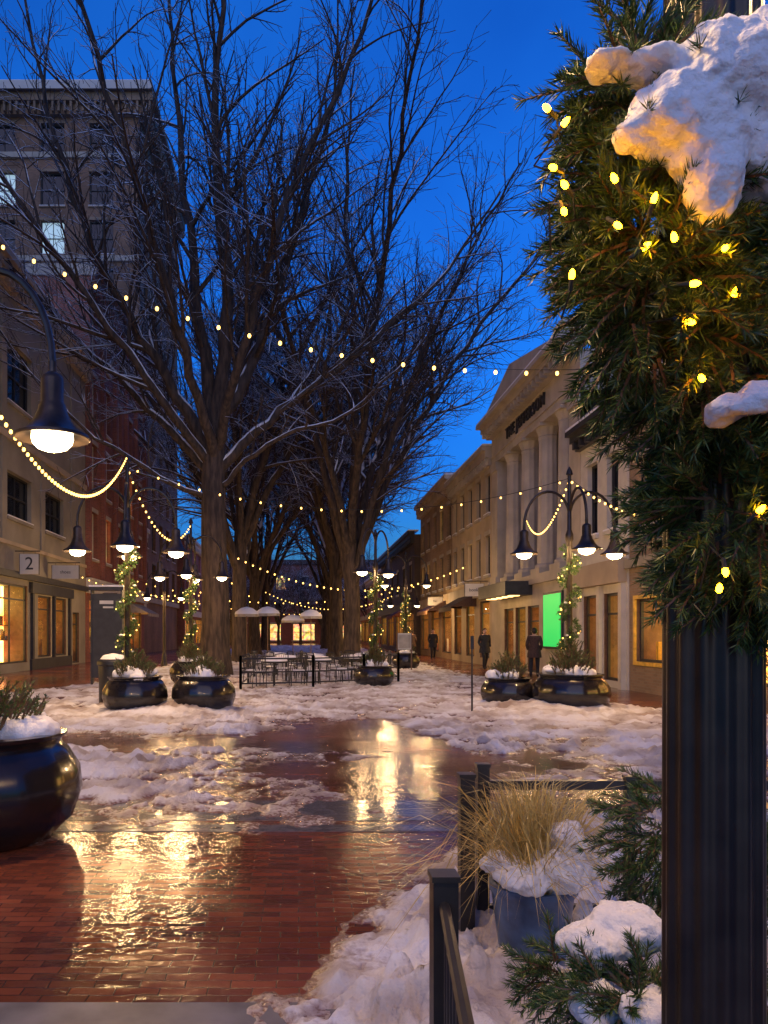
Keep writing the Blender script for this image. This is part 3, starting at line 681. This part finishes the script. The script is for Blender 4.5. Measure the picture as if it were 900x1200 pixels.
# ------------------------------------------------------------------ street lamps
def lamp_head(B, c):
    x, y, z = c
    B.lathe([(.03, .58), (.03, .5), (.075, .47), (.085, .44), (.085, .27), (.1, .25), (.11, .2), (.15, .12), (.2, .06), (.275, .02), (.28, .0), (.27, -.005), (.19, .03), (.14, .06), (.12, .1)], 28, (x, y, z), 'bronze', cap=False)
    B.lathe([(.15, .05), (.155, .0), (.145, -.04), (.11, -.075), (.05, -.095), (.01, -.1)], 20, (x, y, z), 'lamp', cap=False)
def street_lamp(loc, angs, reach=.93, brim=3.12, top=4.9, power=90, gar=True, scale=1, r=.06, nf=8, n=32, fl=.05):
    rt = root('street_lamp', loc); B = MB()
    B.lathe([(.15, 0), (.15, .15), (.11, .25), (.1, .5), (r*1.1, .6), (r, .8), (r*.95, 3.4), (r*1.3, 3.45), (r*1.3, 3.55), (r*.7, 3.65), (r*.6, top), (.07, top+.02), (.05, top+.1), (.01, top+.18)], n, (0, 0, 0), 'bronze', fl, nf)
    for a in angs:
        ca, sa = math.cos(R(a)), math.sin(R(a)); pts = []
        for i in range(15):
            t = i/14; th = math.pi*t
            rr = reach*(.5-.5*math.cos(th)) ; zz = brim+.56+.18*(1-t)+math.sin(th)*.62
            pts.append((ca*rr, sa*rr, zz))
        pts.append((ca*reach, sa*reach, brim+.5))
        B.tube(pts, .028, 8, 'bronze')
        lamp_head(B, (ca*reach, sa*reach, brim))
        li = bpy.data.lights.new('lamp_light', 'POINT'); li.energy = power; li.color = (1, .6, .27); li.shadow_soft_size = .07
        lo = bpy.data.objects.new('bulb_light', li); scene.collection.objects.link(lo); lo.parent = rt; lo.location = (ca*reach, sa*reach, brim-.16)
    B.obj('post_and_heads', rt, True)
    if gar:
        rng = random.Random(int(loc[0]*10)); sp = []; G = MB()
        for i in range(420):
            t = i/420; z = 1.0+t*2.3; a = t*2*math.pi*3.4; c, s_ = math.cos(a), math.sin(a)
            u = unit(rng); p = (c*.1+u.x*.05, s_*.1+u.y*.05, z+u.z*.06); sp.append((p, tuple(u+Vector((c, s_, 0))*.5), .09))
            if i % 15 == 0: G.ball((c*.2+rng.uniform(-.04, .04), s_*.2+rng.uniform(-.04, .04), z+rng.uniform(-.08, .08)), .014, 'bulb')
            if i % 60 == 20: G.ball((c*.15, s_*.15, z+.07), rng.uniform(.03, .05), 'snow', 8, 6, .6)
        sprig_mesh('evergreen_garland', sp, 24, .065, .008, 'needle', rt, 3, False); G.obj('garland_bulbs', rt, True)
    return rt
PW = 115
street_lamp((-2.68, 5.8, 0), (0, 120, 240), .82, 3.02, 4.2, 80)
street_lamp((-3.38, 15.15, 0), (10, 100, 190, 280), .95, 3.15, 4.9, PW)
street_lamp((-3.3, 23.5, 0), (0, 90, 180, 270), .95, 3.25, 4.9, PW)
street_lamp((5.5, 15.6, 0), (2, 182, 270), .93, 3.15, 4.75, PW)
street_lamp((2.25, 22.5, 0), (45, 225), .6, 3.3, 4.4, 55)
street_lamp((6.3, 46, 0), (0, 180), .8, 3.2, 4.4, 200)
street_lamp((-6.3, 36, 0), (0, 180), .8, 3.2, 4.4, 260, False)
street_lamp((4.6, 33, 0), (0, 180), .9, 3.6, 4.9, 150)
fl = street_lamp((.728, 1.35, 0), (0, 180), .95, 3.3, 4.6, 85, False, r=.078, nf=14, n=112, fl=.05)

# garland on foreground post
pg = root('pine_garland', (.6, 1.25, 2.1)); rng = random.Random(4); off = Vector((.6, 1.25, 2.1))
sp = mass((.60, 1.26, 2.27), (.135, .12, .23), 400, rng) + mass((.57, 1.24, 2.12), (.105, .12, .18), 200, rng) + mass((.68, 1.26, 1.98), (.11, .13, .14), 170, rng)
sp += mass((.735, 1.28, 1.75), (.12, .13, .15), 260, rng) + mass((.80, 1.25, 2.1), (.1, .13, .35), 220, rng) + mass((.535, 1.26, 2.44), (.07, .1, .1), 70, rng) + mass((.80, 1.3, 1.66), (.1, .1, .12), 110, rng)
sp = [((p[0]-off.x, p[1]-off.y, p[2]-off.z), d, L) for p, d, L in sp]
sprig_mesh('needles', sp, 90, .038, .0021, 'needle', pg, 8, True, (.45, .95))
bl = [(.367, 2.328), (.396, 2.309), (.371, 2.230), (.394, 2.215), (.392, 2.172), (.452, 2.202), (.516, 2.181), (.495, 2.102), (.607, 2.098), (.406, 2.083), (.561, 2.045), (.562, 1.997), (.694, 2.015), (.668, 1.729), (.617, 1.638), (.608, 1.615), (.70, 1.90), (.545, 2.125), (.47, 2.15), (.64, 2.05), (.60, 1.93)]
B = MB()
for i, (x, z) in enumerate(bl):
    y = 1.10+.28*max(0, .5-x)+.015*math.sin(i*2.3)+(.03 if i > 17 else 0) if z > 1.9 else 1.11
    c = Vector((x, y, z))-off; a = rng.uniform(0, 6.28)
    dv = Vector((math.cos(a)*.5, -.35, math.sin(a)*.6)).normalized()
    B.tube([c-dv*.007, c-dv*.005, c, c+dv*.005, c+dv*.008], [.0024, .004, .0046, .0032, .0005], 8, 'bulbnear')
    B.tube([c-dv*.024, c-dv*.006], .0036, 6, 'wire'); B.tube([c-dv*.024, c-dv*.05+Vector((0, .03, 0)), c+Vector((.01, .09, -.02))], .0015, 4, 'wire')
B.obj('mini_light_bulbs', pg, True)
snow_clump('snow_on_garland', [(Vector(c)-off, r) for c, r in (((.555, 1.12, 2.30), (.075, .06, .06)), ((.6, 1.12, 2.27), (.07, .06, .07)), ((.635, 1.12, 2.35), (.1, .08, .085)), ((.598, 1.11, 2.205), (.042, .045, .07)), ((.51, 1.12, 2.275), (.05, .035, .024)), ((.465, 1.14, 2.392), (.045, .04, .012)), ((.52, 1.13, 2.385), (.05, .04, .02)), ((.69, 1.13, 2.27), (.06, .07, .1)), ((.63, 1.11, 1.872), (.034, .035, .018)), ((.66, 1.1, 1.885), (.03, .035, .025)), ((.69, 1.15, 2.43), (.05, .06, .035)))], .004, .036, pg, .055, 'snow', .007)
def planter(loc, r=.63, h=.72, snow=True, plant=1, seed=1, ph=.5, key='shrub'):
    rt = root('round_planter', loc); B = MB(); s = r/.63; k = h/.72
    B.lathe([(.40*s, .0), (.44*s, .02*k), (.58*s, .16*k), (.63*s, .32*k), (.615*s, .47*k), (.54*s, .6*k), (.49*s, .65*k), (.5*s, .68*k), (.53*s, .7*k), (.53*s, .72*k), (.47*s, .725*k), (.455*s, .66*k)], 64, (0, 0, 0), 'glaze', .008, 16)
    B.lathe([(.47*s, .6*k), (.46*s, .67*k), (.01, .68*k)], 24, (0, 0, 0), 'soil', cap=False)
    B.obj('bowl', rt, True, ang=60)
    rng = random.Random(seed)
    if snow:
        E = []
        for i in range(9):
            a = rng.uniform(0, 6.28); q = rng.uniform(.05, .36)*s; E.append(((q*math.cos(a), q*math.sin(a), h-.02+rng.uniform(0, .1)), (rng.uniform(.12, .22)*s, rng.uniform(.12, .22)*s, rng.uniform(.07, .16))))
        snow_clump('snow_cap', E, .02, .08, rt, .12)
    if plant:
        sp = []
        for i in range(int(150*plant)):
            a = rng.uniform(0, 6.28); q = rng.uniform(0, .35)*s; tl = Vector((math.cos(a)*rng.uniform(.1, .9), math.sin(a)*rng.uniform(.1, .9), 1)).normalized()
            z = h+rng.uniform(-.02, ph*.75)*(1-q/.5/s)
            sp.append(((q*math.cos(a), q*math.sin(a), z), tuple(tl), rng.uniform(.12, .26)))
        sprig_mesh('evergreen_plant', sp, 40, .05, .0075, key, rt, seed)
    return rt
planter((.95, 1.38, 0), .5, .62, False, 0)
planter((-2.38, 5.8, 0), .72, .8, True, 1.8, 5, .55)
planter((-3.17, 14.9, 0), .63, .72, True, 1.3, 6, .5); planter((-1.87, 15.1, 0), .63, .72, True, 1.5, 7, .35)
planter((5.45, 15.4, 0), .76, .74, True, 1.6, 8, .8); planter((4.4, 16.1, 0), .58, .62, True, 1.2, 9, .6)
planter((2.2, 22.5, 0), .6, .6, True, 1.5, 10, .6); planter((-3.3, 23.3, 0), .62, .7, True, 1.5, 12, .7); planter((6.3, 45.8, 0), .6, .7, True, 1, 13, .6); planter((4.6, 33, 0), .6, .7, True, 1, 14, .6)
es = root('evergreen_shrub', (.95, 1.6, .6)); off = Vector((.95, 1.6, .6)); rng = random.Random(31)
sp = mass((.98, 2.0, 1.0), (.14, .16, .2), 170, rng) + mass((.72, 1.6, .78), (.15, .14, .07), 170, rng, inner=.3) + mass((1.12, 1.75, .8), (.15, .2, .32), 220, rng) + mass((.66, 1.85, .72), (.1, .1, .07), 70, rng)
sprig_mesh('needles', [((p[0]-off.x, p[1]-off.y, p[2]-off.z), d, L) for p, d, L in sp], 80, .04, .0023, 'needle', es, 9, True, (.45, .95))
snow_clump('snow_on_shrub', [(Vector(c)-off, r) for c, r in (((.665, 1.72, .86), (.09, .08, .045)), ((.735, 1.74, .88), (.09, .08, .055)), ((.70, 1.5, .80), (.07, .08, .05)), ((.79, 1.47, .76), (.09, .09, .06)), ((.62, 1.55, .72), (.06, .04, .035)), ((.86, 1.5, .74), (.09, .1, .06)), ((.70, 1.42, .74), (.1, .06, .06)), ((.64, 1.62, .77), (.07, .05, .04)))], .006, .045, es, .06, 'snow', .008)

# ------------------------------------------------------------------ railings
rl = root('metal_railing', (.425, 2.25, 0)); B = MB()
def post(B, x, y, h=.83, w=.036):
    B.box(x-w, x+w, y-w, y+w, 0, h, 'black'); B.box(x-w-.005, x+w+.005, y-w-.005, y+w+.005, h+.001, h+.018, 'black')
post(B, 0, 0)
B.obj('post', rl)
B = MB()
for z in (.76, .4, .12): B.tube([(0, 0, z), (-.11, -.9, z), (-.2, -1.6, z)], .016, 8, 'black')
for i in range(1, 9): B.tube([(-.0123*i, -.1*i, .12), (-.0123*i, -.1*i, .75)], .006, 6, 'black')
B.obj('rails', rl, True)
rl = root('metal_railing', (.84, 3.85, 0)); B = MB()
post(B, 0, 0); post(B, .11, .12, .86, .03); post(B, .86, .1, .8, .022); post(B, 1.9, .1, .8, .03); post(B, 3.2, .1, .8, .022)
B.box(.14, 3.6, .095, .145, .745, .79, 'black'); B.box(.14, 3.6, .1, .135, .12, .15, 'black')
B.obj('posts_and_rails', rl)
rl = root('cafe_railing', (0, 21, 0)); B = MB()
path = [(-1.5, 26), (-1.55, 20.5), (.4, 21.2), (1.9, 22.3), (3.1, 23.9), (3.1, 30)]
for (xa, ya), (xb, yb) in zip(path[:-1], path[1:]):
    n = max(1, int(math.hypot(xb-xa, yb-ya)/1.9))
    for i in range(n+1):
        x = xa+(xb-xa)*i/n; y = ya+(yb-ya)*i/n; B.box(x-.035, x+.035, y-21-.035, y-21+.035, 0, .95, 'black')
    for z in (.86, .5, .2): B.tube([(xa, ya-21, z), (xb, yb-21, z)], .022, 6, 'black')
B.obj('posts_and_rails', rl)

def table(x, y):
    r = root('cafe_table', (x, y, 0)); B = MB()
    B.lathe([(.25, 0), (.24, .03), (.03, .06), (.03, .7)], 16, (0, 0, 0), 'black'); B.lathe([(.38, .7), (.4, .72), (.4, .74), (.38, .75)], 28, (0, 0, 0), 'black')
    B.lathe([(.38, .752), (.37, .8), (.28, .85), (.02, .87)], 20, (0, 0, 0), 'snow'); B.obj('pedestal_and_top', r, True)
def chair(x, y, rz):
    r = root('cafe_chair', (x, y, 0)); r.rotation_euler = (0, 0, rz); B = MB()
    for sx in (-1, 1):
        B.tube([(sx*.22, -.22, 0), (sx*.2, -.2, .45)], .013, 6, 'black'); B.tube([(sx*.22, .24, 0), (sx*.2, .2, .45), (sx*.2, .25, .9)], .013, 6, 'black')
        B.tube([(sx*.21, -.2, .45), (sx*.25, -.15, .66), (sx*.24, .2, .68)], .012, 6, 'black')
    B.box(-.2, .2, -.2, .2, .44, .46, 'black'); B.box(-.18, .18, -.18, .18, .462, .5, 'snow')
    B.tube([(-.2, .25, .9), (0, .26, .93), (.2, .25, .9)], .013, 6, 'black')
    for i in range(-3, 4): B.tube([(i*.055, .2, .46), (i*.055, .25, .9)], .008, 4, 'black')
    B.obj('frame', r)
rr = random.Random(8)
for x, y in ((-.7, 22), (.6, 23), (-.4, 24.3), (1.7, 24.6), (.5, 26), (2.3, 27), (-.8, 27.5)):
    table(x, y)
    for k in range(3):
        a = rr.uniform(0, .6)+k*2.1; chair(x+math.cos(a)*.68, y+math.sin(a)*.68, a-math.pi/2)
def umbrella(x, y, h=2.9, r0=.95):
    r = root('cafe_umbrella', (x, y, 0)); B = MB()
    B.tube([(0, 0, 0), (0, 0, h+.1)], .025, 8, 'wood'); B.lathe([(.3, 0), (.3, .08), (.05, .12)], 16, (0, 0, 0), 'black')
    B.lathe([(r0, -.3), (r0, -.2), (r0*.55, -.08), (.03, .03)], 8, (0, 0, h), 'canvas', cap=False)
    B.lathe([(r0*1.02, -.2), (r0*.95, -.1), (r0*.5, .06), (.03, .12)], 16, (0, 0, h), 'snow', cap=False); B.obj('pole_and_canopy', r, True)
umbrella(-2.2, 32.5, 2.55, .5); umbrella(-1.35, 33.5, 2.6, .52); umbrella(.55, 34.5, 2.5, .5); umbrella(-.3, 40, 2.4, .6)

r = root('trash_can', (-3.95, 16.4, 0)); B = MB()
B.lathe([(.26, 0), (.3, .05), (.31, .85), (.34, .88), (.34, .95), (.28, 1.0), (.2, 1.02)], 28, (0, 0, 0), 'black', .02, 28); B.lathe([(.3, .98), (.22, 1.08), (.02, 1.12)], 16, (0, 0, 0), 'snow', cap=False); B.obj('slatted_bin', r, True)
r = root('directory_kiosk', (-5.6, 22.5, 0)); B = MB()
B.box(-.42, .42, -.12, .12, .25, 2.7, 'dark'); B.box(-.46, -.42, -.14, .14, 0, 2.8, 'dark'); B.box(.42, .46, -.14, .14, 0, 2.8, 'dark'); B.box(-.5, .5, -.18, .18, 2.8, 2.9, 'dark'); B.box(-.5, .5, -.18, .18, 2.902, 2.95, 'snow')
B.box(-.2, .2, -.133, -.121, 2.4, 2.5, 'signw'); B.box(-.1, .2, -.133, -.121, 2.28, 2.33, 'signw')
B.obj('panel_and_frame', r)
r = root('pole_sign', (3.25, 14.4, 0)); B = MB(); B.tube([(0, 0, 0), (0, 0, 1.45)], .018, 8, 'black'); B.lathe([(.16, 0), (.15, .03), (.03, .05)], 16, (0, 0, 0), 'black'); B.box(-.03, .03, -.02, .0, 1.25, 1.5, 'black'); B.obj('post', r)
r = root('menu_sign', (4.2, 30.5, 0)); B = MB(); B.box(-.28, .28, -.03, .03, .9, 1.55, 'signw'); B.box(-.24, .24, -.04, -.031, .95, 1.5, 'canvas'); B.box(-.3, -.26, -.04, .04, 0, 1.6, 'wood'); B.box(.26, .3, -.04, .04, 0, 1.6, 'wood'); B.obj('board', r)

# ------------------------------------------------------------------ blue pot with ornamental grass
r = root('potted_ornamental_grass', (1.08, 3.55, 0)); B = MB()
B.lathe([(.12, .0), (.14, .01), (.165, .2), (.185, .35), (.2, .37), (.2, .4), (.175, .4), (.165, .34)], 40, (0, 0, 0), 'blueglaze'); B.lathe([(.17, .33), (.01, .35)], 16, (0, 0, 0), 'soil', cap=False)
B.obj('glazed_pot', r, True)
rng = random.Random(17); B = MB()
for i in range(1700):
    a = rng.uniform(0, 6.28); s = abs(rng.gauss(0, .2)); L = rng.uniform(.22, .58); x0 = rng.uniform(0, .14)*math.cos(a); y0 = rng.uniform(0, .14)*math.sin(a)
    b2 = a+rng.gauss(0, .8); dx, dy = math.cos(b2)*s, math.sin(b2)*s; w = rng.uniform(.0014, .0028); droop = rng.uniform(.0, 1.0)*s*1.3; kx, ky = rng.gauss(0, .05), rng.gauss(0, .05)
    P = [(x0, y0, .34), (x0+dx*.4, y0+dy*.4, .34+L*.5), (x0+dx*.9+kx, y0+dy*.9+ky, .34+L*.88-droop*.3), (x0+dx*1.4+kx*2.5, y0+dy*1.4+ky*2.5, .34+L-droop)]
    nx_, ny_ = -math.sin(a+rng.uniform(-1, 1))*w, math.cos(a+rng.uniform(-1, 1))*w
    vs = []
    for k, p in enumerate(P): q = (1, 1, .8, .1)[k]; vs += [(p[0]-nx_*q, p[1]-ny_*q, p[2]), (p[0]+nx_*q, p[1]+ny_*q, p[2]+w*.5*q)]
    B.add(vs, [(0, 1, 3, 2), (2, 3, 5, 4), (4, 5, 7, 6)], 'straw')
B.obj('grass_blades', r)
snow_clump('snow_on_grass', [((-.08, -.12, .46), (.13, .11, .07)), ((.08, -.12, .49), (.14, .12, .1)), ((.13, -.08, .59), (.09, .1, .11)), ((.22, .0, .5), (.1, .1, .11)), ((-.14, -.02, .5), (.09, .08, .06))], .01, .08, r, .06, 'snow', .012)

# ------------------------------------------------------------------ string lights
def strand(name, fn, n, br, sub=4, rw=.006):
    P = [Vector(fn(i/(n*sub))) for i in range(n*sub+1)]; r = root(name, P[0]); B = MB(); o = P[0]
    B.tube([p-o for p in P], rw, 4, 'wire')
    for i in range(n):
        p = P[i*sub+sub//2]-o
        B.tube([p, p-Vector((0, 0, br*1.2))], br*.45, 5, 'wire'); B.ball((p.x, p.y, p.z-br*2), br, 'bulb', 8, 6, 1.25)
    B.obj('wire_and_bulbs', r, True)
def para(a, b_, sag):
    a = Vector(a); b_ = Vector(b_); return lambda t: a.lerp(b_, t)-Vector((0, 0, 4*sag*t*(1-t)))
def s1(t):
    x = -11.28+t*20.2; return (x, 14, 6.35+.0235*(x-4.5)**2)
strand('string_lights', s1, 36, .032)
strand('string_lights', lambda t: (-2.73-.65*t, 5.9+9.2*t, 3.42+.05*(5.9+9.2*t-9.4)**2), 62, .018, 2)
strand('string_lights', para((5.5, 15.6, 4.7), (8.95, 12.5, 5.0), 1.15), 42, .022, 2)
strand('string_lights', para((-3.38, 15.15, 4.85), (5.5, 15.6, 4.7), .75), 22, .018)
strand('string_lights', para((-3.38, 15.15, 4.85), (-3.3, 23.5, 4.9), .9), 26, .02)
strand('string_lights', para((5.5, 15.6, 4.7), (8.9, 30, 6), .8), 34, .02)
for i, y in enumerate((36, 52, 66, 84)):
    strand('string_lights', para((-11.2 if i % 2 else -3, y, 5.2), (8.5, y+3, 5.0), 1.4), 34, .035, 2)
strand('string_lights', para((-11.2, 38, 4.6), (-3, 40, 4.4), 1.0), 26, .03, 2); strand('string_lights', para((-11.2, 48, 4.8), (-3, 54, 4.4), 1.0), 26, .035, 2)

# ------------------------------------------------------------------ people
def person(loc, rz, H=1.72, coat='coat', stride=.18):
    k = H/1.72; rt = root('person', loc); rt.rotation_euler = (0, 0, rz)
    V = [(0, 0, .98), (0, 0, 1.18), (0, -.01, 1.38), (0, 0, 1.5), (0, -.01, 1.57),
         (-.1, 0, .93), (-.105, -stride, .52), (-.11, -stride*.8, .1), (-.11, -stride*.8-.16, .05),
         (.1, 0, .93), (.105, stride*.3, .52), (.11, stride*1.3, .12), (.11, stride*1.3-.14, .05),
         (-.19, 0, 1.42), (-.25, .07, 1.15), (-.2, -.1, .98), (.19, 0, 1.42), (.25, .07, 1.15), (.2, -.1, .98)]
    E = [(0, 1), (1, 2), (2, 3), (3, 4), (0, 5), (5, 6), (6, 7), (7, 8), (0, 9), (9, 10), (10, 11), (11, 12), (2, 13), (13, 14), (14, 15), (2, 16), (16, 17), (17, 18)]
    rad = [.165, .15, .165, .06, .055, .1, .075, .05, .04, .1, .075, .05, .04, .075, .058, .05, .075, .058, .05]
    me = bpy.data.meshes.new('b'); me.from_pydata([(a*k, b_*k, c*k) for a, b_, c in V], E, []); o = bpy.data.objects.new('b', me); scene.collection.objects.link(o)
    m = o.modifiers.new('s', 'SKIN'); sv = me.skin_vertices[0].data
    for i, q in enumerate(rad): sv[i].radius = (q*k, q*k*(.75 if i < 3 else 1)); sv[i].use_root = (i == 0)
    o.modifiers.new('u', 'SUBSURF').levels = 2; o.modifiers['u'].render_levels = 2
    dg = bpy.context.evaluated_depsgraph_get(); dg.update(); nm = bpy.data.meshes.new_from_object(o.evaluated_get(dg)); bpy.data.objects.remove(o)
    nm.materials.clear()
    for q in (coat, 'pants', 'skin', 'black'): nm.materials.append(M[q])
    for p in nm.polygons:
        z = p.center.z/k; p.use_smooth = True; p.material_index = 3 if z < .1 else 1 if z < .8 else 0 if z < 1.48 else 2
    b_ = bpy.data.objects.new('body', nm); scene.collection.objects.link(b_); b_.parent = rt
    B = MB(); B.lathe([(.245, .72), (.235, .85), (.2, 1.0), (.185, 1.15)], 20, (0, 0, 0), coat, cap=False)
    B.v = [(a*k, b2*.78*k, c*k) for a, b2, c in B.v]; B.obj('coat_skirt', rt, True)
    B = MB(); B.ball((0, -.02*k, 1.62*k), .092*k, 'skin', 16, 12, 1.25); B.tube([(0, -.1*k, 1.63*k), (0, -.13*k, 1.6*k)], [.008, .014], 6, 'skin')
    for s in (-1, 1): B.ball((s*.035*k, -.1*k, 1.64*k), .012*k, 'black', 6, 4); B.ball((s*.092*k, 0, 1.62*k), .022*k, 'skin', 6, 5)
    B.tube([(-.03*k, -.105*k, 1.565*k), (.03*k, -.105*k, 1.565*k)], .006, 5, 'brickred')
    B.ball((0, .012*k, 1.65*k), .102*k, 'hair', 16, 12, 1.12); B.obj('head', rt, True)
person((7.9, 32.6, 0), R(10)); person((8.1, 26.4, 0), R(160), 1.7, 'coat2', .1); person((7.7, 44, 0), R(0), 1.75, 'coat', .2); person((7.1, 48, 0), R(180), 1.7, 'coat2', .2)

# ------------------------------------------------------------------ world, dusk glow, camera
w = bpy.data.worlds.new('World'); scene.world = w; w.use_nodes = True; nt = w.node_tree; bg = nt.nodes['Background']
sky = N(nt, 'ShaderNodeTexSky'); sky.sky_type = 'NISHITA'; sky.sun_disc = False
sky.sun_elevation = R(2.0); sky.sun_rotation = R(200); sky.ozone_density = 6; sky.air_density = 1.2; sky.dust_density = .1
mx = N(nt, 'ShaderNodeMix', data_type='RGBA', blend_type='MULTIPLY'); mx.inputs[0].default_value = 1; mx.inputs[7].default_value = (2.0, 4.1, 6.1, 1)
tcn = N(nt, 'ShaderNodeTexCoord'); cn = N(nt, 'ShaderNodeTexNoise'); cn.inputs['Scale'].default_value = 2.2; cn.inputs['Detail'].default_value = 5
nt.links.new(tcn.outputs['Generated'], cn.inputs['Vector'])
cr = ramp(nt, cn.outputs['Fac'], [(.38, (.8, .85, .9)), (.65, (1.45, 1.3, 1.15))])
m2 = N(nt, 'ShaderNodeMix', data_type='RGBA', blend_type='MULTIPLY'); m2.inputs[0].default_value = 1
nt.links.new(sky.outputs[0], mx.inputs[6]); nt.links.new(mx.outputs[2], m2.inputs[6]); nt.links.new(cr.outputs[0], m2.inputs[7]); nt.links.new(m2.outputs[2], bg.inputs[0]); bg.inputs[1].default_value = .12
sl = bpy.data.lights.new('dusk_fill', 'SUN'); sl.energy = .5; sl.angle = R(60); sl.color = (1, .78, .6)  # broad warm fill added to brighten the facades, imitating twilight glow; no visible sun
so = bpy.data.objects.new('dusk_fill', sl); scene.collection.objects.link(so); so.rotation_euler = (R(62), 0, R(2))

cam = bpy.data.cameras.new('camera'); co = bpy.data.objects.new('camera', cam); scene.collection.objects.link(co)
co.location = (0, 0, 1.55); co.rotation_euler = (R(90), 0, 0)
cam.sensor_fit = 'VERTICAL'; cam.sensor_height = 36; cam.sensor_width = 27; cam.lens = 27
cam.shift_x = 100/1200; cam.shift_y = 142/1200; cam.clip_start = .05; cam.clip_end = 1500
scene.camera = co
